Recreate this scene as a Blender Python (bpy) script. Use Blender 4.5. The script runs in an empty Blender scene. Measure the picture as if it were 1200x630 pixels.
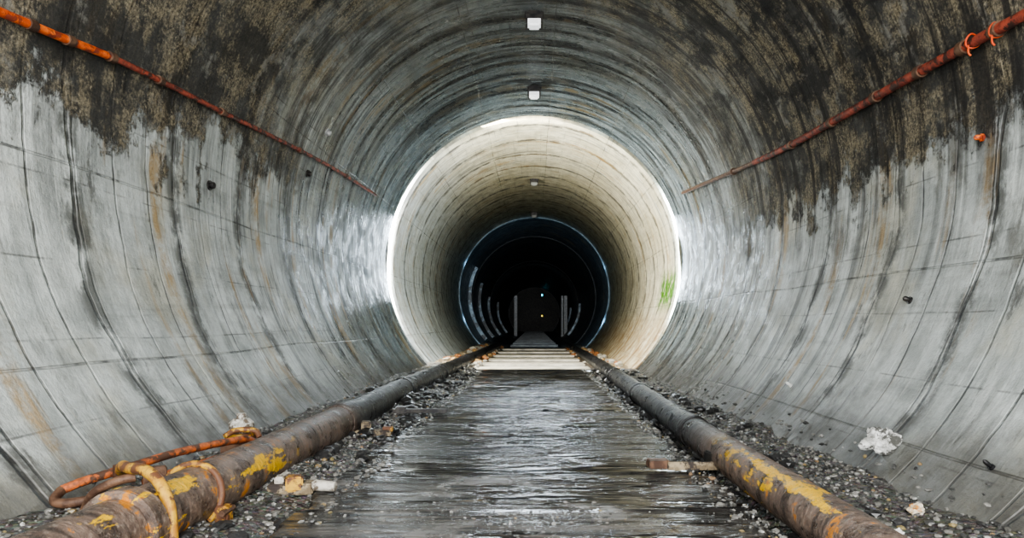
import bpy, bmesh, math, random
import numpy as np
from mathutils import Vector, noise, Matrix
random.seed(3); np.random.seed(3)
S=bpy.context.scene
try:
    S.view_settings.look='AgX - Medium High Contrast'
except Exception as e: print(e)
R=3.0; ZC=2.18; CAMZ=0.95
Y0,Y1,Y2,Y3,Y4,Y5=-1.6,13.9,14.12,27.0,27.02,80.0

# ---------------------------------------------------------------- helpers
class NT:
    def __init__(s,name):
        s.m=bpy.data.materials.new(name); s.m.use_nodes=True
        s.t=s.m.node_tree; s.n=s.t.nodes; s.l=s.t.links
        s.b=s.n['Principled BSDF']
        g=s.n.new('ShaderNodeNewGeometry'); s.pos=g.outputs['Position']
        sp=s.n.new('ShaderNodeSeparateXYZ'); s.l.new(s.pos,sp.inputs[0])
        s.x,s.y,s.z=sp.outputs
    def put(s,sock,v):
        if isinstance(v,bpy.types.NodeSocket): s.l.new(v,sock)
        elif isinstance(v,(tuple,list)) and len(v)==3 and sock.type=='RGBA': sock.default_value=(*v,1)
        else: sock.default_value=v
    def M(s,op,a,b=None,c=None,clamp=False):
        n=s.n.new('ShaderNodeMath'); n.operation=op; n.use_clamp=clamp
        s.put(n.inputs[0],a)
        if b is not None: s.put(n.inputs[1],b)
        if c is not None: s.put(n.inputs[2],c)
        return n.outputs[0]
    def V(s,a,b,c=0.0):
        n=s.n.new('ShaderNodeCombineXYZ')
        for i,v in enumerate((a,b,c)): s.put(n.inputs[i],v)
        return n.outputs[0]
    def N(s,vec,scale=1,detail=5,rough=.6,dist=0):
        n=s.n.new('ShaderNodeTexNoise'); s.l.new(vec,n.inputs['Vector'])
        n.inputs['Scale'].default_value=scale; n.inputs['Detail'].default_value=detail
        n.inputs['Roughness'].default_value=rough; n.inputs['Distortion'].default_value=dist
        return n.outputs['Fac']
    def S(s,v,a,b,o0=0.0,o1=1.0):   # smooth map range
        n=s.n.new('ShaderNodeMapRange'); n.interpolation_type='SMOOTHSTEP'
        s.put(n.inputs[0],v)
        if a>b: a,b,o0,o1=b,a,o1,o0
        for i,q in enumerate((a,b,o0,o1)): n.inputs[i+1].default_value=q
        return n.outputs[0]
    def X(s,f,a,b,mode='MIX'):
        n=s.n.new('ShaderNodeMix'); n.data_type='RGBA'; n.blend_type=mode
        s.put(n.inputs[0],f); s.put(n.inputs[6],a); s.put(n.inputs[7],b)
        return n.outputs[2]
    def bump(s,h,strength=.5,dist=.02):
        n=s.n.new('ShaderNodeBump'); s.put(n.inputs['Height'],h)
        n.inputs['Strength'].default_value=strength; n.inputs['Distance'].default_value=dist
        s.l.new(n.outputs[0],s.b.inputs['Normal'])
    def out(s,col=None,rough=None,metal=None,spec=None):
        if col is not None: s.put(s.b.inputs['Base Color'],col)
        if rough is not None: s.put(s.b.inputs['Roughness'],rough)
        if metal is not None: s.put(s.b.inputs['Metallic'],metal)
        if spec is not None: s.put(s.b.inputs['Specular IOR Level'],spec)
        return s.m

def mkobj(name,verts,faces,mat,smooth=False,parent=None):
    me=bpy.data.meshes.new(name); me.from_pydata(verts,[],faces); me.update()
    o=bpy.data.objects.new(name,me); S.collection.objects.link(o)
    for m in (mat if isinstance(mat,list) else [mat]): me.materials.append(m)
    if smooth:
        for p in me.polygons: p.use_smooth=True
    if parent: o.parent=parent
    return o
def empty(name,loc=(0,0,0)):
    e=bpy.data.objects.new(name,None); S.collection.objects.link(e); e.location=(0,0,0); e.empty_display_size=.1
    return e
class MB:
    """mesh builder collecting parts"""
    def __init__(s): s.v=[];s.f=[];s.mi=[]
    def add(s,v,f,mi=0):
        o=len(s.v); s.v+= [tuple(p) for p in v]; s.f+=[tuple(i+o for i in q) for q in f]; s.mi+=[mi]*len(f)
    def tube(s,pts,r,seg=16,mi=0,cap=True):
        pts=[Vector(p) for p in pts]; n=len(pts); vs=[];fs=[]
        up=Vector((0,0,1)); prev=None
        for i,p in enumerate(pts):
            t=(pts[min(i+1,n-1)]-pts[max(i-1,0)]).normalized()
            if prev is None:
                a=t.cross(up); 
                if a.length<.1: a=t.cross(Vector((1,0,0)))
                a.normalize()
            else: a=(prev-t*prev.dot(t)).normalized()
            prev=a; b=t.cross(a)
            rr=r[i] if isinstance(r,(list,tuple)) else r
            for k in range(seg):
                q=2*math.pi*k/seg; vs.append(p+(a*math.cos(q)+b*math.sin(q))*rr)
        for i in range(n-1):
            for k in range(seg):
                k2=(k+1)%seg; fs.append((i*seg+k,i*seg+k2,(i+1)*seg+k2,(i+1)*seg+k))
        if cap: fs.append(tuple(range(seg))[::-1]); fs.append(tuple((n-1)*seg+k for k in range(seg)))
        s.add(vs,fs,mi)
    def box(s,c,d,mi=0,rot=None,bev=.12):
        bm=bmesh.new(); bmesh.ops.create_cube(bm,size=1)
        bmesh.ops.scale(bm,vec=d,verts=bm.verts)
        bmesh.ops.bevel(bm,geom=bm.edges[:],offset=min(d)*bev,segments=2,affect='EDGES')
        if rot is not None: bmesh.ops.rotate(bm,matrix=rot,verts=bm.verts)
        bmesh.ops.translate(bm,vec=c,verts=bm.verts)
        bm.verts.index_update()
        s.add([v.co.copy() for v in bm.verts],[[v.index for v in f.verts] for f in bm.faces],mi); bm.free()
    def obj(s,name,mats,smooth=True,parent=None):
        o=mkobj(name,s.v,s.f,mats,False,parent)
        o.data.polygons.foreach_set('material_index',s.mi)
        if smooth:
            o.data.polygons.foreach_set('use_smooth',[len(p.vertices)<=4 for p in o.data.polygons])
            o.data.set_sharp_from_angle(angle=math.radians(40))
        return o
def spline(pts,n=12):
    pts=[Vector(p) for p in pts]; P=[pts[0]*2-pts[1]]+pts+[pts[-1]*2-pts[-2]]; o=[]
    for i in range(1,len(P)-2):
        for k in range(n):
            t=k/n; a,b,c,d=P[i-1:i+3]
            o.append(.5*((2*b)+(c-a)*t+(2*a-5*b+4*c-d)*t*t+(3*b-a-3*c+d)*t**3))
    o.append(pts[-1]); return o

# ---------------------------------------------------------------- materials
def concrete(name,base1,base2,kind):
    t=NT(name)
    zz=t.M('SUBTRACT',t.z,ZC); a=t.M('ARCTAN2',t.x,zz); u=t.M('MULTIPLY',a,3.0); y=t.y
    aa=t.M('ABSOLUTE',a)
    V=t.V(u,y)
    mott=t.N(V,.9,7,.65)
    mott2=t.N(V,3.5,7,.7)
    fine=t.N(V,28,4,.7)
    drip=t.N(t.V(t.M('MULTIPLY',u,.28),t.M('MULTIPLY',y,4.5)),1,6,.68,.35)
    drip2=t.N(t.V(t.M('MULTIPLY',u,.55),t.M('MULTIPLY',y,15)),1,5,.68,.3)
    row=t.N(t.V(t.M('MULTIPLY',u,9),t.M('MULTIPLY',y,.5)),1,4,.6)
    c=t.X(t.S(mott,.35,.65),base1,base2)
    if kind=='mid':   # uneven light painted into the lining: cooler, greyer left, lime-cream right
        c=t.X(t.S(a,-.3,-1.1,0,.9),c,t.X(t.S(mott,.35,.65),(.32,.38,.43),(.48,.54,.59)))
    if kind=='near':  # lime bloom patches, large scale tone changes
        c=t.X(t.S(t.N(V,.45,5,.6),.52,.66,0,.6),c,(.80,.84,.80))
        c=t.X(t.S(t.N(t.V(u,y,5.),.8,5,.6),.50,.64,0,.65),c,(.52,.49,.36))
    c=t.X(t.S(mott2,.3,.7,.0,.6),c,tuple(v*.45 for v in base1))
    c=t.X(t.S(row,.52,.75,0,.35),c,(.10,.10,.09))
    cal=t.M('MULTIPLY',t.S(t.N(t.V(t.M('MULTIPLY',u,.4),t.M('MULTIPLY',y,9),7.0),1,5,.6),.56,.66),t.S(mott2,.42,.6))
    c=t.X(t.M('MULTIPLY',cal,t.S(y,4.5,8.5,.3,.75)),c,(.95,.97,.95))
    far=t.S(y,5.0,9,.32,1.0)
    dsh=t.M('ADD',drip,t.S(y,6.5,10,0,.05)) if kind=='near' else drip
    dk=t.M('MULTIPLY',t.S(dsh,.53,.64),far)
    c=t.X(t.M('MULTIPLY',dk,.85 if kind=='near' else .5),c,(.03,.033,.035))
    d2=t.M('ADD',drip2,t.S(y,6.5,10,0,.05)) if kind=='near' else drip2
    dk2=t.M('MULTIPLY',t.S(d2,.54,.62),t.S(mott,.35,.6))
    c=t.X(t.M('MULTIPLY',t.M('MULTIPLY',dk2,far),.9 if kind=='near' else .5),c,(.02,.022,.024))
    wob=t.M('MULTIPLY',t.M('SUBTRACT',t.N(t.V(t.M('MULTIPLY',u,.8),t.M('MULTIPLY',y,.3)),1,3,.5),.5),.45)
    yy=t.M('ADD',y,wob)
    def line(v,per,off,w):
        f=t.M('FRACT',t.M('DIVIDE',t.M('ADD',v,off),per)); d=t.M('MULTIPLY',t.M('ABSOLUTE',t.M('SUBTRACT',f,.5)),per)
        return t.S(d,w*1.0,w*.35)
    j1=line(yy,1.27,.1,.024); j1h=line(yy,1.27,.1,.14)
    j2=line(t.M('ADD',y,t.M('MULTIPLY',wob,.5)),.42,.0,.014)
    brk=t.S(t.N(V,2.2,5,.7),.42,.6)
    uw=t.M('ADD',u,t.M('MULTIPLY',wob,.25))
    l1=line(uw,1.31,.35,.011); l2=line(uw,.52,.1,.009)
    c=t.X(t.M('MULTIPLY',t.M('MULTIPLY',j1h,t.S(mott2,.4,.56)),.75),c,(.06,.06,.054))
    c=t.X(t.M('MULTIPLY',j1,t.S(brk,0,1,.35,.95)),c,(.012,.012,.012))
    c=t.X(t.M('MULTIPLY',t.M('MULTIPLY',j2,brk),.8),c,(.03,.03,.03))
    c=t.X(t.M('MULTIPLY',t.M('MULTIPLY',l1,t.S(brk,0,1,.2,1)),t.S(mott2,.35,.55,0,.8)),c,(.04,.04,.04))
    c=t.X(t.M('MULTIPLY',t.M('MULTIPLY',l2,brk),.6),c,(.05,.05,.045))
    ru=t.M('MULTIPLY',t.S(t.N(t.V(t.M('MULTIPLY',u,.35),t.M('MULTIPLY',y,4),3.3),1,5,.6),.57,.67),t.S(mott2,.38,.58))
    c=t.X(t.M('MULTIPLY',ru,.72),c,(.42,.26,.08))
    if kind=='near':
        c=t.X(t.S(y,7.5,12.5),c,t.X(1.0,c,(.50,.56,.62),'MULTIPLY'))  # darker and bluer with depth: light falloff painted into the wet concrete
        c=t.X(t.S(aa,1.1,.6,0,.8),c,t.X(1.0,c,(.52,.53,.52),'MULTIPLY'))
        gb=t.M('MULTIPLY',t.S(t.N(t.V(t.M('MULTIPLY',u,.7),t.M('MULTIPLY',y,1.6),4.),1,8,.75),.53,.66),.7)
        c=t.X(gb,c,(.105,.10,.082))
        gb2=t.M('MULTIPLY',t.S(t.N(t.V(t.M('MULTIPLY',u,1.1),t.M('MULTIPLY',y,3.2),14.),1,8,.78),.58,.66),.7)
        c=t.X(gb2,c,(.035,.033,.03))
        edge=t.M('ADD',t.M('MULTIPLY',t.M('SUBTRACT',t.N(V,1.3,8,.75),.5),1.0),t.M('MULTIPLY',t.M('SUBTRACT',t.N(t.V(t.M('MULTIPLY',u,.5),t.M('MULTIPLY',y,5)),1,5,.6),.5),.25))
        lim=t.M('SUBTRACT',1.56,t.M('MULTIPLY',t.M('MAXIMUM',t.M('SUBTRACT',y,4.0),0.0),t.S(t.x,-1,1,.045,.005)))
        hi=t.S(t.M('SUBTRACT',t.M('ADD',lim,edge),aa),-.03,.04)
        yl=t.M('ADD',t.S(t.x,-1,2.5,7.9,9.3),t.M('MULTIPLY',edge,7.0))
        ne=t.S(t.M('SUBTRACT',yl,y),-1.8,1.4)
        stain=t.M('MULTIPLY',hi,ne)
        gr=t.N(V,6,9,.78); gr2=t.N(V,38,5,.8)
        sc=t.X(t.S(gr,.40,.60),(.045,.038,.026),(.34,.285,.18))
        sc=t.X(t.S(gr2,.5,.64,0,.85),sc,(.60,.52,.36))
        sc=t.X(t.S(gr2,.5,.38,0,.9),sc,(.01,.009,.007))
        sc=t.X(t.S(t.N(V,1.6,7,.75),.46,.56,0,.9),sc,(.010,.010,.009))
        sc=t.X(t.S(t.N(t.V(u,y,3.),2.0,7,.75),.54,.64,0,.8),sc,(.34,.33,.29))
        c=t.X(t.M('MULTIPLY',stain,.93),c,sc)
        tr=t.M('MULTIPLY',t.S(t.N(t.V(t.M('MULTIPLY',u,.3),t.M('MULTIPLY',y,6),9.),1,6,.65),.49,.60),
                 t.M('MULTIPLY',t.S(t.M('SUBTRACT',aa,edge),1.98,1.4),t.S(y,12,8.5)))
        c=t.X(t.M('MULTIPLY',t.M('MULTIPLY',tr,t.S(t.x,-2.5,2.5,.4,1.0)),.9),c,(.018,.016,.014))
        # black mould streaks high on the right haunch
        bk=t.M('MULTIPLY',t.S(t.N(t.V(t.M('MULTIPLY',u,2.2),t.M('MULTIPLY',y,1.1),6.),1,8,.75),.5,.58),t.M('MULTIPLY',t.S(a,.5,.75),t.M('MULTIPLY',t.S(a,1.5,1.2),t.S(y,11.5,8.5))))
        c=t.X(t.M('MULTIPLY',bk,.9),c,(.012,.012,.012))
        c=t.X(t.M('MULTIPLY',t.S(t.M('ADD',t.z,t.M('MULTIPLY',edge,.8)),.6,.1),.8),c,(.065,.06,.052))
    if kind=='mid':
        mo=t.M('MULTIPLY',t.M('MULTIPLY',t.S(t.M('ABSOLUTE',t.M('SUBTRACT',a,1.74)),.20,.05),t.S(t.M('ABSOLUTE',t.M('SUBTRACT',y,15.2)),1.2,.5)),t.S(t.N(V,5,7,.75),.42,.50))
        c=t.X(mo,c,(.06,.19,.005))
        br=t.M('MULTIPLY',t.S(a,1.8,2.1),t.S(mott2,.35,.6))
        c=t.X(t.M('MULTIPLY',br,.7),c,(.35,.2,.07))
        c=t.X(t.S(t.M('ADD',y,t.M('MULTIPLY',mott,3.0)),17.5,29),c,t.X(1.0,c,(.26,.28,.26),'MULTIPLY'))  # lining darkens with depth: fading daylight painted into its colour
    rough=t.S(mott2,.35,.7,.28,.6)
    if kind=='near':
        wet=t.S(y,6.0,9.5)
        rough=t.M('SUBTRACT',t.S(mott2,.35,.7,.38,.7),t.M('MULTIPLY',wet,.22))
        rough=t.M('ADD',rough,t.M('MULTIPLY',stain,.35),clamp=True)
    h=t.M('ADD',t.M('MULTIPLY',mott2,.6),t.M('MULTIPLY',fine,.14))
    h=t.M('ADD',h,t.M('MULTIPLY',t.M('MULTIPLY',drip2,.85),t.S(y,4.5,8,.35,1.0))); h=t.M('ADD',h,t.M('MULTIPLY',row,.25))
    h=t.M('SUBTRACT',h,t.M('MULTIPLY',j1,.8)); h=t.M('SUBTRACT',h,t.M('MULTIPLY',l1,.3)); h=t.M('SUBTRACT',h,t.M('MULTIPLY',j2,.4))
    if kind=='near':
        h=t.M('ADD',h,t.M('MULTIPLY',stain,t.M('ADD',t.M('MULTIPLY',gr2,1.4),t.M('MULTIPLY',gr,1.6))))
    t.bump(h,.8,.035)
    return t.out(c,rough,spec=.55)
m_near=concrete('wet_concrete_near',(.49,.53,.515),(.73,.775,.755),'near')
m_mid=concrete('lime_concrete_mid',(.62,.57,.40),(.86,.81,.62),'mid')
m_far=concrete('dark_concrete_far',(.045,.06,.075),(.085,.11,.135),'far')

def simple(name,c1,c2,scale=8,rough=.6,metal=0,bump=.3,c3=None,th=.6):
    t=NT(name); n=t.N(t.pos,scale,8,.65); c=t.X(t.S(n,.38,.62),c1,c2)
    if c3: c=t.X(t.S(t.N(t.pos,scale*.6,6,.7),th-.03,th+.03),c,c3)
    t.bump(t.N(t.pos,scale*5,5,.7),bump,.01)
    return t.out(c,rough,metal)
m_rust_red=simple('red_rust_paint',(.19,.035,.022),(.45,.09,.05),14,.55,0,.4,(.05,.02,.014),.53)
m_orange=simple('orange_primer',(.62,.085,.012),(.95,.22,.035),14,.5,0,.3,(.25,.04,.018),.54)
m_orange_r=simple('rusty_orange_rod',(.22,.07,.03),(.62,.16,.04),22,.55,0,.5,(.09,.045,.028),.52)
m_yellow=simple('worn_yellow_paint',(.42,.19,.03),(.64,.38,.04),20,.5,0,.4,(.14,.06,.03),.49)
m_rust=simple('brown_rust_steel',(.07,.035,.022),(.18,.10,.06),14,.55,.2,.4)
m_dark=simple('dark_steel',(.02,.02,.022),(.06,.055,.05),12,.4,.5,.3)
m_white=simple('white_plaster_stone',(.6,.6,.58),(.85,.85,.83),9,.7,0,.5,(.2,.2,.19),.62)
m_grey=simple('galvanised_grey',(.3,.31,.32),(.5,.5,.5),12,.45,.3,.2)
m_block=simple('old_wood_block',(.16,.12,.07),(.38,.31,.2),10,.7,0,.4,(.04,.03,.025),.53)
m_blue=simple('blue_grey_steel',(.06,.11,.15),(.2,.3,.38),3,.35,.2,.2)
m_rib=simple('blue_lit_rib',(.15,.22,.28),(.35,.45,.52),3,.3,.1,.3,(.03,.04,.05),.5)  # blue light on the ribs is painted into this colour

def pipe_mat(name,lo,hi,yel):
    t=NT(name)
    n=t.N(t.pos,9,8,.7); n2=t.N(t.V(t.M('MULTIPLY',t.x,7),t.M('MULTIPLY',t.y,2.2),t.M('MULTIPLY',t.z,7)),1,6,.7)
    c=t.X(t.S(n,.36,.64),(.06,.042,.034),(.22,.155,.12))
    c=t.X(t.S(t.N(t.pos,40,4,.7),.5,.7,0,.7),c,(.36,.29,.23))
    c=t.X(t.S(t.N(t.V(t.x,t.M('MULTIPLY',t.y,7),t.z),1,6,.7),.5,.62,0,.75),c,(.03,.022,.018))
    c=t.X(t.M('MULTIPLY',t.S(n2,yel,yel+.03),t.S(t.y,4.6,3.7)),c,(.74,.44,.01))
    c=t.X(t.M('MULTIPLY',t.S(n,.60,.64),t.S(t.y,4.6,3.4)),c,(.50,.2,.03))
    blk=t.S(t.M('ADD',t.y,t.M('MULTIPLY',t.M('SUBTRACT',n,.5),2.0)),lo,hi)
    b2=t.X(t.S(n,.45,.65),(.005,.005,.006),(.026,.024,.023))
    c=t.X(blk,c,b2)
    h=t.M('ADD',t.N(t.pos,22,6,.7),t.M('MULTIPLY',t.N(t.V(t.x,t.M('MULTIPLY',t.y,9),t.z),1,4,.6),1.5))
    t.bump(h,.8,.02)
    return t.out(c,t.S(n,.3,.7,.2,.48),0.0,.35)
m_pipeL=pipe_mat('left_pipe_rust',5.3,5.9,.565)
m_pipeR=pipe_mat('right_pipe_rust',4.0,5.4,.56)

# ---------------------------------------------------------------- tunnel shells
def shell(name,y0,y1,mat,r=R,th=.28,seg=128,step=.5):
    n=max(2,int((y1-y0)/step)); vs=[];fs=[]
    prof=[(r,y0+(y1-y0)*i/n) for i in range(n+1)]+[(r+th,y1),(r+th,y0)]
    m=len(prof)
    for k in range(seg):
        q=2*math.pi*k/seg
        for (rr,y) in prof: vs.append((rr*math.sin(q),y,ZC+rr*math.cos(q)))
    for k in range(seg):
        k2=(k+1)%seg
        for i in range(m):
            i2=(i+1)%m; fs.append((k*m+i,k2*m+i,k2*m+i2,k*m+i2))
    o=mkobj(name,vs,fs,mat)
    for i,p in enumerate(o.data.polygons): p.use_smooth=(i%m)<n
    return o
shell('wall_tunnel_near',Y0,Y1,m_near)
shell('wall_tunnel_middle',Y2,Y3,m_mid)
shell('wall_tunnel_far',Y4,Y5,m_far)
def ring(mb,y,r0,r1,w,mi=0,seg=96,a0=0,a1=2*math.pi):
    vs=[];fs=[]; full=abs(a1-a0-2*math.pi)<1e-6
    pr=[(r0,y-w/2),(r0,y+w/2),(r1,y+w/2),(r1,y-w/2)]
    n=seg if full else seg+1
    for k in range(n):
        q=a0+(a1-a0)*k/seg
        for rr,yy in pr: vs.append((rr*math.sin(q),yy,ZC+rr*math.cos(q)))
    for k in range(seg):
        for i in range(4): fs.append((k*4+i,((k+1)%n)*4+i,((k+1)%n)*4+(i+1)%4,k*4+(i+1)%4))
    if not full: fs+= [(0,1,2,3),(seg*4+3,seg*4+2,seg*4+1,seg*4)]
    mb.add(vs,fs,mi)
mb=MB(); ring(mb,Y4+.15,2.95,2.995,.2); mb.obj('tunnel_collar_ring',m_blue)
mb=MB()
for y,w,a0,a1 in ((31,.25,1.1,2.3),(36.5,.35,1.25,2.3),(44,.3,1.4,2.3),(55,.4,1.4,2.3)):  # ribs cut to arcs where side light falls: lighting built into the shape
    ring(mb,y,2.84,2.99,w,0,24,-a1,-a0)
    if y>36.5: ring(mb,y,2.86,2.99,w*.6,0,24,a0+.15,a1)
mb.obj('tunnel_lining_ribs',m_rib)
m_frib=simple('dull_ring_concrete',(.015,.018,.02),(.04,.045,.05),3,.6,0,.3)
mb=MB()
for y in (33,46): ring(mb,y,2.94,2.995,.2)
mb.obj('tunnel_segment_rings',m_frib)
mb=MB(); vs=[(3.0*math.sin(2*math.pi*k/64),Y5-.05,ZC+3.0*math.cos(2*math.pi*k/64)) for k in range(64)]
mb.add(vs,[tuple(range(64))]); mb.obj('dark_end_cap',m_dark,False)  # added dark cap that keeps the far end black
mb=MB()
for x,w in ((-1.35,.22),(2.05,.14),(2.3,.25)): mb.box((x,50,1.5),(w,.2,3.0))
mb.box((2.2,50,.06),(.5,.25,.12)); mb.box((2.2,50,2.3),(.35,.12,.1))
mb.obj('steel_gate_posts',m_grey)

# ---------------------------------------------------------------- ground
def gz(x,y):
    z=0.0
    if x<-1.1: z+= .11*min(1,(-1.1-x)/.9)
    if abs(x)>1.15:
        z+=.04*noise.noise(Vector((x*2.2,y*1.6,0)))+.02*noise.noise(Vector((x*7,y*7,2)))
        z+=.05*max(0,noise.noise(Vector((x*1.1,y*.9,5))))
    else: z-=.03
    return z
t=NT('wet_gravel_bed')
n=t.N(t.pos,14,9,.75); vor=t.n.new('ShaderNodeTexVoronoi'); t.l.new(t.pos,vor.inputs['Vector']); vor.inputs['Scale'].default_value=38
c=t.X(t.S(n,.35,.65),(.03,.03,.03),(.24,.225,.2)); c=t.X(.4,c,vor.outputs['Color'],'MULTIPLY')
sd=t.S(t.M('ABSOLUTE',t.x),1.1,1.5)
c=t.X(t.S(t.y,14.2,15.0),c,t.X(sd,(.05,.045,.04),t.X(t.S(n,.35,.65),(.2,.13,.07),(.55,.46,.32))))
c=t.X(t.S(t.y,24,32),c,(.015,.017,.02))
t.bump(t.M('SUBTRACT',n,vor.outputs['Distance']),.9,.04); m_ground=t.out(c,t.S(n,.4,.6,.15,.7))
xs=np.linspace(-2.3,2.3,93); ys=np.concatenate([np.arange(-1.6,15,.07),np.arange(15,28,.25),np.arange(28,80.1,1)])
vs=[(x,y,gz(x,y)) for y in ys for x in xs]; w=len(xs)
fs=[(j*w+i,j*w+i+1,(j+1)*w+i+1,(j+1)*w+i) for j in range(len(ys)-1) for i in range(w-1)]
mkobj('floor',vs,fs,m_ground,True)

t=NT('gravel_stones'); at=t.n.new('ShaderNodeAttribute'); at.attribute_name='Col'
t.bump(t.N(t.pos,60,4,.7),.4,.005); m_stone=t.out(t.X(t.S(t.N(t.pos,50,4,.7),.3,.7,0,.5),at.outputs['Color'],(.05,.05,.05)),.3)
def ico(sub):
    bm=bmesh.new(); bmesh.ops.create_icosphere(bm,subdivisions=sub,radius=1); bm.verts.index_update()
    v=np.array([q.co[:] for q in bm.verts]); f=np.array([[q.index for q in p.verts] for p in bm.faces]); bm.free(); return v,f
I1=ico(1); I2=ico(2)
def stones(name,items):
    V=[];F=[];C=[];o=0
    for (x,y,z,s,col) in items:
        v,f=(I2 if s>.035 else I1)
        q=v*(1+np.random.uniform(-.22,.22,(len(v),1)))*np.array([np.random.uniform(.7,1.4),np.random.uniform(.7,1.3),np.random.uniform(.5,.8)])*s
        a=random.random()*6.28; ca,sa=math.cos(a),math.sin(a)
        q=np.stack([q[:,0]*ca-q[:,1]*sa,q[:,0]*sa+q[:,1]*ca,q[:,2]],1)+np.array([x,y,z])
        V.append(q);F.append(f+o);C.append(np.tile([*col,1.0],(len(v),1)));o+=len(v)
    V=np.concatenate(V);F=np.concatenate(F);C=np.concatenate(C)
    me=bpy.data.meshes.new(name); me.from_pydata(V.tolist(),[],F.tolist())
    ca=me.color_attributes.new('Col','FLOAT_COLOR','POINT'); ca.data.foreach_set('color',C.ravel().astype(np.float32))
    ob=bpy.data.objects.new(name,me); S.collection.objects.link(ob); me.materials.append(m_stone); return ob
def scol():
    r=random.random()
    if r<.45: g=random.uniform(.03,.1); return (g,g,g*.95)
    if r<.90: g=random.uniform(.13,.33); return (g,g*.97,g*.88)
    if r<.96: g=random.uniform(.40,.6); return (g,g,g*.93)
    return (.32,random.uniform(.2,.26),.11)
it=[]
for i in range(19000):
    y=2.2+ (random.random()**1.7)*11.5
    if random.random()<.5: x=-random.uniform(.98,2.14)
    else: x=random.uniform(.94,2.10)
    s=.006+.014*random.random()**2.5
    if y<3.7 and random.random()<.5: x=random.uniform(-1.2,1.2); y=2.3+1.25*random.random()**2.6; s*=.62
    it.append((x,y,gz(x,y)+s*.3+(.058 if abs(x)<1.08 and y>2.8 else 0),s,scol()))
for i in range(680):
    y=2.6+(random.random()**.9)*11; x=random.choice([-1,1])*random.uniform(.97,1.12+.9*random.random())
    s=random.uniform(.03,.07)*(.6 if y<4.5 else 1); g=random.uniform(.01,.04); it.append((x,y,gz(x,y)+s*.25,s,(g,g,g)))
for i in range(200):
    sg=random.choice([-1,1]); y=random.uniform(2.8,9); s=random.uniform(.008,.02)
    th=random.uniform(.72,.84); x=sg*R*math.sin(math.pi-th); z=ZC-math.cos(th)*R+.012
    if z<.12: z=.12
    it.append((x*.985,y,z,s,scol()))
stones('gravel_stones',it)
it=[]
for i in range(260):
    y=random.uniform(14.3,26); x=random.choice([-1,1])*random.uniform(1.2,2.0); s=random.uniform(.03,.10)
    it.append((x,y,gz(x,y)+s*.3,s,random.choice([(.5,.3,.12),(.45,.42,.36),(.6,.55,.45),(.4,.16,.05)])))
stones('rubble_debris',it)

# ---------------------------------------------------------------- wet floor slab
t=NT('wet_ribbed_slab')
wx=t.M('ADD',t.x,t.M('MULTIPLY',t.N(t.pos,1.2,3,.6),.8))
g=t.N(t.V(t.M('MULTIPLY',wx,.9),t.M('MULTIPLY',t.y,14),t.z),1,6,.6,.4)
g2=t.N(t.V(t.M('MULTIPLY',wx,.7),t.M('MULTIPLY',t.y,5.5),3.),1,3,.55,.4)
gf=t.N(t.V(t.M('MULTIPLY',t.x,4),t.M('MULTIPLY',t.y,50),3.),1,4,.6)
pt=t.N(t.pos,1.7,7,.7)
pud=t.S(t.N(t.V(t.M('MULTIPLY',t.x,.9),t.M('MULTIPLY',t.y,1.7),11.),1,5,.65),.44,.54)
c=t.X(t.S(g,.35,.68),(.018,.017,.016),(.085,.08,.074)); 
dry=t.M('MULTIPLY',t.S(pt,.44,.60),t.S(t.y,6.0,3.2,.0,1))
c=t.X(t.M('MULTIPLY',dry,.7),c,(.21,.195,.175))
c=t.X(t.S(g2,.5,.62,0,.9),c,(.008,.008,.009))
c=t.X(t.S(gf,.54,.66,0,.6),c,(.018,.017,.016))
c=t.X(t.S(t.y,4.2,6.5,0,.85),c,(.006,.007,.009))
c=t.X(t.M('MULTIPLY',pud,.65),c,(.006,.006,.007))
c=t.X(t.S(t.N(t.V(t.M('MULTIPLY',t.x,1.2),t.M('MULTIPLY',t.y,8),8.),1,5,.6),.66,.72,0,.4),c,(.30,.21,.10))
dryh=t.M('SUBTRACT',1.0,t.M('MULTIPLY',pud,.75))
t.bump(t.M('ADD',t.M('MULTIPLY',t.M('MULTIPLY',g,.7),dryh),t.M('ADD',t.M('MULTIPLY',g2,2.6),t.M('MULTIPLY',t.M('MULTIPLY',gf,.07),dryh))),.9,.045)
rg=t.M('ADD',t.M('MULTIPLY',dry,.16),t.S(pud,0,1,.16,.03))
m_deck=t.out(c,rg,spec=.9)
yy=np.arange(2.72,13.75,.02); nx=60; vs=[];fs=[]
ribs=[];yq=2.7
while yq<13.9: ribs.append(yq); yq+=random.uniform(.16,.26)
ribs=np.array(ribs); ro=np.random.uniform(-.006,.008,len(ribs)); el=np.random.uniform(-.07,.05,len(ribs)); er=np.random.uniform(-.07,.05,len(ribs))
for y in yy:
    k=int(np.searchsorted(ribs,y)-1); d=min(abs(y-ribs[max(k,0)]),abs(ribs[min(k+1,len(ribs)-1)]-y))
    xl=-1.16+el[k]; xr=1.10+er[k]
    for i in range(nx+1):
        x=xl+(xr-xl)*i/nx; z=.032+ro[k]*.5+(-.004 if d<.011 else 0)+.008*noise.noise(Vector((x*1.3,y*1.1,0)))
        if i in (0,nx): z=-.05
        if y<2.75: z=-.05
        vs.append((x,y,z))
w=nx+1
fs=[(j*w+i,j*w+i+1,(j+1)*w+i+1,(j+1)*w+i) for j in range(len(yy)-1) for i in range(nx)]
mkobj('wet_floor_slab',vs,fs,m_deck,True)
m_sl=simple('sunlit_pale_sleeper',(.42,.39,.32),(.68,.63,.53),3,.4,0,.3)  # sunlit brightness painted into the sleeper colour
mb=MB()
for y in (14.5,16.1,18.0,20.3,22.8,25.4): mb.box((-.05,y,-.03),(2.45,.75,.1),0,None,.1)
mb.obj('timber_sleepers',m_sl)
m_sl2=simple('dark_sleeper',(.05,.06,.07),(.12,.14,.15),3,.35,0,.3)
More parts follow.
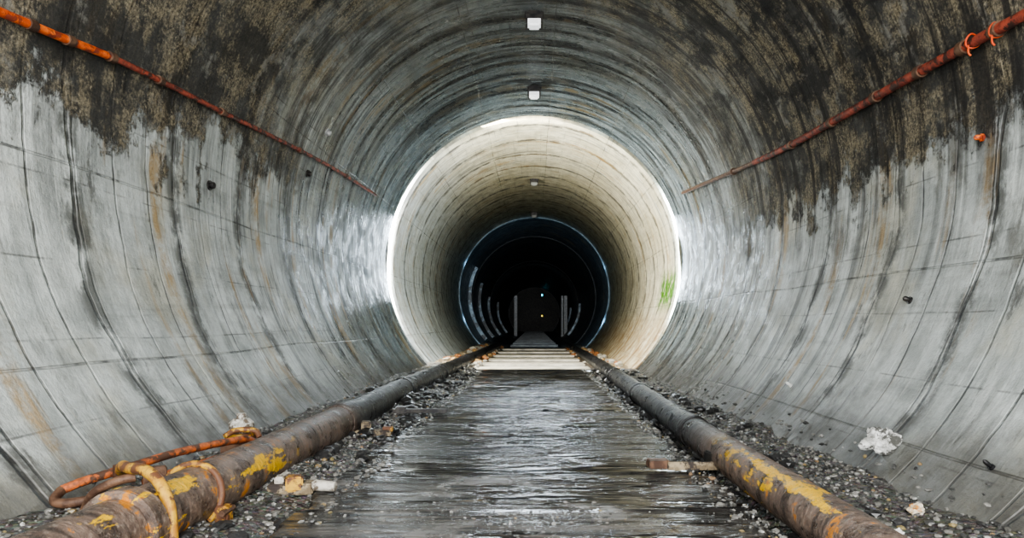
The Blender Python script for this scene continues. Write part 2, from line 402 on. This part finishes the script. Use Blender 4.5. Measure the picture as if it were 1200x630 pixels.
mb=MB()
for y in range(29,79,3): mb.box((0,y,.0),(2.0,.5,.12),0,None,.1)
mb.obj('timber_sleepers',m_sl2)

# ---------------------------------------------------------------- floor pipes
def pipeline(pts,r,collars,wr):
    P=spline(pts,34); mb=MB(); rad=[r*(1+(.10*noise.noise(Vector((p.y*2.3,1,wr)))+.06*noise.noise(Vector((p.y*7,2,wr))) if p.y>5.5 else .012*noise.noise(Vector((p.y*6,2,wr))))) for p in P]
    mb.tube(P,rad,28)
    for cy,w,rr in collars:
        k=min(range(len(P)),key=lambda i:abs(P[i].y-cy)); p=P[k]; d=(P[k+1]-P[k-1]).normalized()
        mb.tube([p-d*w/2,p-d*w*.4,p+d*w*.4,p+d*w/2],[rr*.93,rr,rr,rr*.93],28,0)
    return mb,P
L=[(-1.66,1.2,.14),(-1.61,3,.14),(-1.60,5.8,.14),(-1.64,8.5,.13),(-1.60,11,.12),(-1.54,14,.12),(-1.43,20,.12),(-1.38,27,.12)]
mb,PL=pipeline(L,.135,[(5.75,.34,.155),(2.7,.10,.165),(8.6,.2,.155),(11.5,.2,.15)],1)
rt=empty('steel_pipeline')
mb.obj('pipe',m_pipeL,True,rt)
Rr=[(1.23,1.2,.115),(1.23,3,.115),(1.23,5,.115),(1.26,8,.115),(1.30,11,.115),(1.33,14,.115),(1.34,20,.11),(1.34,27,.11)]
mb,PR=pipeline(Rr,.115,[(5.3,.2,.13),(8.2,.16,.13),(11,.16,.13)],5)
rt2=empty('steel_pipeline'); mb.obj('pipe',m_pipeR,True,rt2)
def arcband(cx,cy,cz,r,a0,a1,tr,mb,mi=0,lean=0):
    pts=[(cx+r*math.cos(a),cy+lean*math.sin(a),cz+r*math.sin(a)) for a in np.linspace(a0,a1,22)]
    mb.tube(pts,tr,10,mi)
mb=MB()
arcband(-1.61,3.2,.14,.145,-.8,math.pi+.5,.017,mb,0,.04)
mb.box((-1.45,3.19,.06),(.06,.07,.09),0); mb.tube([(-1.43,3.12,.08),(-1.43,3.24,.08)],.016,6,1)
mb.obj('clamp_band',[m_yellow,m_rust],True,rt)
# bent lever rod
mb=MB()
P=spline([(-2.16,3.12,.19),(-2.10,3.2,.215),(-2.0,3.42,.24),(-1.93,3.75,.25),(-1.85,4.3,.22),(-1.82,4.42,.19)],10); mb.tube(P,.022,12,0)
P=spline([(-2.0,3.3,.235),(-1.88,3.12,.30),(-1.78,3.0,.315),(-1.66,2.9,.33),(-1.56,2.83,.30),(-1.49,2.78,.22),(-1.46,2.75,.10),(-1.46,2.74,0)],10); mb.tube(P,.025,14,1)
P=spline([(-2.0,3.5,.14),(-1.88,3.85,.16),(-1.82,4.25,.16)],8); mb.tube(P,.021,12,0)
P=spline([(-2.16,3.12,.19),(-2.15,3.06,.16),(-2.08,3.04,.15),(-1.9,3.1,.17)],8); mb.tube(P,.022,12,2)
P=spline([(-1.98,3.0,.12),(-1.9,2.95,.22),(-1.8,2.95,.27),(-1.74,2.98,.28)],8); mb.tube(P,.02,12,2)
P=spline([(-1.95,4.3,.24),(-1.9,4.36,.27),(-1.8,4.4,.26),(-1.76,4.38,.22)],8); mb.tube(P,.018,12,1)
mb.box((-1.86,3.35,.2),(.10,.05,.10),2,Matrix.Rotation(.4,3,'Z')); mb.tube([(-2.0,3.3,.20),(-2.0,3.3,.27)],.032,6,2)
mb.obj('bent_lever_rod',[m_orange_r,m_yellow,m_rust])
# valve cap
mb=MB(); bx,by=-1.93,4.5
mb.tube([(bx,by,.08),(bx,by,.20)],.08,8,0); mb.tube([(bx,by,.20),(bx,by,.235)],.10,20,1)
mb.tube([(bx,by,.235),(bx,by,.26),(bx,by,.30),(bx,by,.325)],[.065,.078,.078,.05],14,2); mb.tube([(bx,by,.325),(bx,by,.36)],.03,6,2)
mb.box((bx+.02,by-.09,.14),(.2,.09,.07),0)
mb.obj('hydrant_valve',[m_rust,m_yellow,simple('grimy_white_cap',(.4,.38,.33),(.72,.70,.64),30,.6,0,.4,(.15,.12,.09),.52)])
def bracket(c,parts):
    mb=MB()
    for (d,off,mi,ang) in parts: mb.box((c[0]+off[0],c[1]+off[1],c[2]+off[2]),d,mi,Matrix.Rotation(ang,3,'Z'))
    return mb
mb=bracket((-1.33,3.75,.04),[((.24,.11,.06),(0,0,.01),0,.1),((.09,.09,.08),(.02,-.02,.04),1,.3),((.05,.14,.05),(-.06,.03,.05),2,0)])
mb.tube([(-1.21,3.72,.07),(-1.19,3.72,.07),(-1.08,3.71,.065)],[.02,.032,.026],16,2)
mb.obj('pipe_support_block',[m_block,m_yellow,simple('grimy_white',(.45,.42,.36),(.68,.65,.58),25,.6,0,.4,(.15,.12,.09),.52)])
mb=bracket((-1.33,5.65,.04),[((.3,.14,.05),(0,0,.01),0,.05),((.08,.1,.11),(-.06,0,.05),0,.2),((.08,.05,.04),(.12,0,.04),1,0)])
mb.obj('pipe_support_block',[m_block,m_yellow])
mb=bracket((-1.15,6.9,.06),[((.55,.07,.04),(0,0,.01),0,.03),((.1,.12,.07),(-.2,0,.02),0,.2)])
mb.obj('pipe_support_block',[m_dark])
mb=bracket((.98,4.3,.06),[((.34,.05,.028),(0.02,0,.0),1,.02),((.13,.10,.05),(-.2,0,.01),3,.1),((.34,.02,.05),(0.02,-.05,.005),0,.02),((.08,.12,.10),(.16,.04,.03),2,.2)])
mb.obj('pipe_support_bracket',[m_block,m_yellow,m_dark,m_rust])

# ---------------------------------------------------------------- wall handrail pipes
def wallpt(px,py,inset=.05):
    """point on the tunnel lining hit by the camera ray through an image pixel"""
    dx,dz=(px-626)/800,(379-py)/800; r=R-inset
    A=dx*dx+dz*dz;B=-2*1.23*dz;C=1.23**2-r*r; s=(-B+math.sqrt(B*B-4*A*C))/(2*A)
    return Vector((dx*s,s,dz*s+CAMZ))
def rail(pts,r,mats,hooks):
    e=empty('wall_handrail'); mb=MB(); P=spline(pts,14); n=len(P); half=int(n*hooks[0])
    mb.tube(P[:half+1],r,14,0); mb.tube(P[half:],r*.85,14,1)
    mb.obj('rail_pipe',mats,True,e)
    mb=MB()
    for k in range(3,n-1,9):
        p=P[k]; q=Vector((p.x,0,p.z-ZC)).normalized()
        mb.tube([p+q*.055,p+q*.0],.012,8); d=(P[k+1]-P[k-1]).normalized(); mb.tube([p-d*.03,p+d*.03],r*1.35,14)
    mb.obj('rail_brackets',m_rust,True,e); return e,P
cl=[wallpt(*p) for p in [(0,14),(70,43),(150,76),(250,126),(380,191),(440,228)]]
cl=[cl[0]+(cl[0]-cl[1])*1.2]+cl
eL,_=rail(cl,.026,[m_orange,m_rust_red],(.45,))
cr=[wallpt(*p,.06) for p in [(1200,18),(1140,50),(1060,94),(980,140),(900,183),(800,226)]]
cr=[cr[0]+(cr[0]-cr[1])*2.0]+cr
eR,PRr=rail(cr,.036,[m_rust_red,m_rust],(.85,))
mb=MB()
for pp in [(1140,48),(1168,35)]:
    p=wallpt(*pp,.06)
    mb.tube([p+Vector((0.046*math.cos(a),.0+.01*math.sin(a*2),.046*math.sin(a))) for a in np.linspace(0,6.28,20)],.006,8,0)
    mb.tube(spline([p+Vector((-.03,0,-.03)),p+Vector((-.035,-.01,-.08)),p+Vector((-.02,-.01,-.10))],5),.006,8,0)
mb.obj('tie_hooks',simple('orange_tape',(.7,.08,.02),(.85,.16,.03),10,.5),True,eR)

def stud(px,py,r,mat):
    p=wallpt(px,py,0.0); q=(Vector((0,p.y,ZC))-p).normalized(); mb=MB()
    mb.tube([p-q*.01,p+q*.015],r*1.4,16); mb.tube([p+q*.01,p+q*.03,p+q*.05,p+q*.06],[r*.8,r,r*.9,r*.4],14)
    mb.obj('wall_anchor_bolt',mat)
for a in [(245,217,.032,m_dark),(383,155,.04,m_grey),(360,203,.035,m_dark),(1067,352,.02,m_dark),(1152,161,.018,m_orange),(927,452,.015,m_white),(1163,548,.012,m_dark)]: stud(*a)

def rock(name,x,y,z,s,mat,seed,sq=(1.3,.8,.75)):
    bm=bmesh.new(); bmesh.ops.create_icosphere(bm,subdivisions=4,radius=1)
    for v in bm.verts:
        n=noise.noise(v.co*1.1+Vector((seed,0,0)))*.6+noise.noise(v.co*3+Vector((seed,3,0)))*.35+noise.noise(v.co*8)*.14
        v.co=v.co*(1+n); v.co=Vector((v.co.x*sq[0],v.co.y*sq[1],v.co.z*sq[2]))*s+Vector((x,y,z))
    bm.verts.index_update(); o=mkobj(name,[v.co[:] for v in bm.verts],[[v.index for v in f.verts] for f in bm.faces],mat,False); bm.free(); return o
p=wallpt(1033,516,.065); rock('plaster_rubble_chunk',p.x,p.y,p.z,.098,simple('chalky_rubble',(.42,.42,.40),(.9,.9,.88),18,.7,0,.9,(.10,.10,.09),.53),2.0,(1.2,.8,.85))
def fl(px,py): 
    Z=760/(py-379); return (px-626)/800*Z,Z
x,y=fl(1073,603); rock('ochre_stone',x,y,gz(x,y)+.03,.030,simple('ochre_stone',(.5,.4,.25),(.75,.68,.55),20,.7,0,.3,(.6,.25,.05),.55),5.)
x,y=fl(1052,625); rock('pale_stone',x,y,gz(x,y)+.02,.020,m_white,7.)

# ---------------------------------------------------------------- ceiling lamps
t=NT('lamp_diffuser'); t.b.inputs['Emission Color'].default_value=(.95,.97,1,1); t.b.inputs['Emission Strength'].default_value=.9; m_dif=t.out((.8,.8,.8),.4)
t=NT('lamp_diffuser_unlit'); m_dif2=t.out((.3,.31,.3),.4)
for y,on in ((9.3,1),(12.2,1),(20.0,0),(26.0,0),(5.5,0)):
    e=empty('ceiling_lamp'); zt=ZC+R; mb=MB()
    mb.box((0,y,zt-.04),(.16,.18,.08),0); mb.box((0,y,zt-.015),(.26,.10,.03),0)
    for sx in (-.105,.105): mb.box((sx,y,zt-.12),(.02,.2,.12),0)
    mb.box((0,y,zt-.07),(.23,.22,.03),0); mb.box((0,y-.1,zt-.09),(.22,.015,.05),0)
    mb.obj('housing',m_dark,True,e)
    mb=MB(); mb.box((0,y,zt-.14),(.175,.19,.12),0,None,.2); mb.obj('diffuser',m_dif if on else m_dif2,True,e)
def em(name,col,st):
    t=NT(name); t.b.inputs['Emission Color'].default_value=(*col,1); t.b.inputs['Emission Strength'].default_value=st; return t.out(col,.4)
mb=MB(); mb.box((.9,78,4.2),(.2,.15,.35),0); mb.box((.9,77.9,4.2),(.14,.1,.25),1); mb.obj('signal_lamp',[m_dark,em('cyan_lamp',(.1,.7,.9),4)])
mb=MB(); mb.box((.8,70,1.75),(.2,.15,.2),0); mb.box((.8,69.9,1.75),(.14,.1,.14),1); mb.box((.8,70,.8),(.08,.08,1.6),0); mb.obj('signal_lamp',[m_dark,em('amber_lamp',(.9,.7,.1),2)])

# ---------------------------------------------------------------- lights
def area(name,loc,target,sx,sy,power,col,spread=180):
    l=bpy.data.lights.new(name,'AREA'); l.shape='RECTANGLE'; l.size=sx; l.size_y=sy; l.energy=power; l.color=col; l.spread=math.radians(spread)
    o=bpy.data.objects.new(name,l); S.collection.objects.link(o); o.location=loc
    o.rotation_euler=(Vector(target)-Vector(loc)).to_track_quat('-Z','Y').to_euler(); return o
area('portal_daylight',(0,-1.5,2.6),(0,6,1.3),4.6,4.0,800,(1,.995,.98))
area('gap_daylight_left',(-2.95,14.01,2.8),(2.9,16.6,2.2),.2,3.0,1100,(1,.97,.87),170)
area('gap_daylight_top',(-.5,14.01,5.1),(.8,18.5,1.2),3.0,.2,90,(1,.95,.8),170)
area('gap_daylight_right',(2.95,14.01,2.4),(-2.9,17.5,1.8),.2,3.0,200,(.72,.88,1),170)
area('gap_spill_left',(-2.93,14.0,1.9),(2.9,10.5,1.6),.2,2.6,36,(.75,.88,1),170)  # added pair aimed back from the gap for highlights on wet walls
area('gap_spill_right',(2.93,14.0,1.9),(-2.9,10.5,1.6),.2,2.6,36,(.75,.88,1),170)
area('gap_spill_top',(0,14.0,5.05),(0,8.5,0),3.0,.2,55,(.78,.9,1),60)  # added narrow light aimed back for highlights on the wet floor
area('far_fill_left',(-2.75,26.9,2.2),(2.9,32,2.0),.1,2.4,14,(.45,.75,1),150)  # added blue fill inside the tunnel, no open gap here
area('far_fill_right',(2.75,26.9,2.0),(-2.9,32,2.0),.1,2.4,34,(.45,.75,1),150)  # added blue fill for the opposite side, also without a gap
area('gate_fill_light',(0,47.5,4.9),(0,50.5,0),.6,.6,14,(.8,.9,1),170)  # added unseen fill that lights the gate posts

w=bpy.data.worlds.new('sky'); S.world=w; w.use_nodes=True
bg=w.node_tree.nodes['Background']; bg.inputs[0].default_value=(.82,.92,1,1); bg.inputs[1].default_value=.75

cam=bpy.data.cameras.new('camera'); co=bpy.data.objects.new('camera',cam); S.collection.objects.link(co)
co.location=(0,0,CAMZ); co.rotation_euler=(math.pi/2,0,0)
cam.lens=24; cam.sensor_width=36; cam.shift_x=-26/1200; cam.shift_y=64/1200; cam.clip_start=.05; cam.clip_end=200
S.camera=co
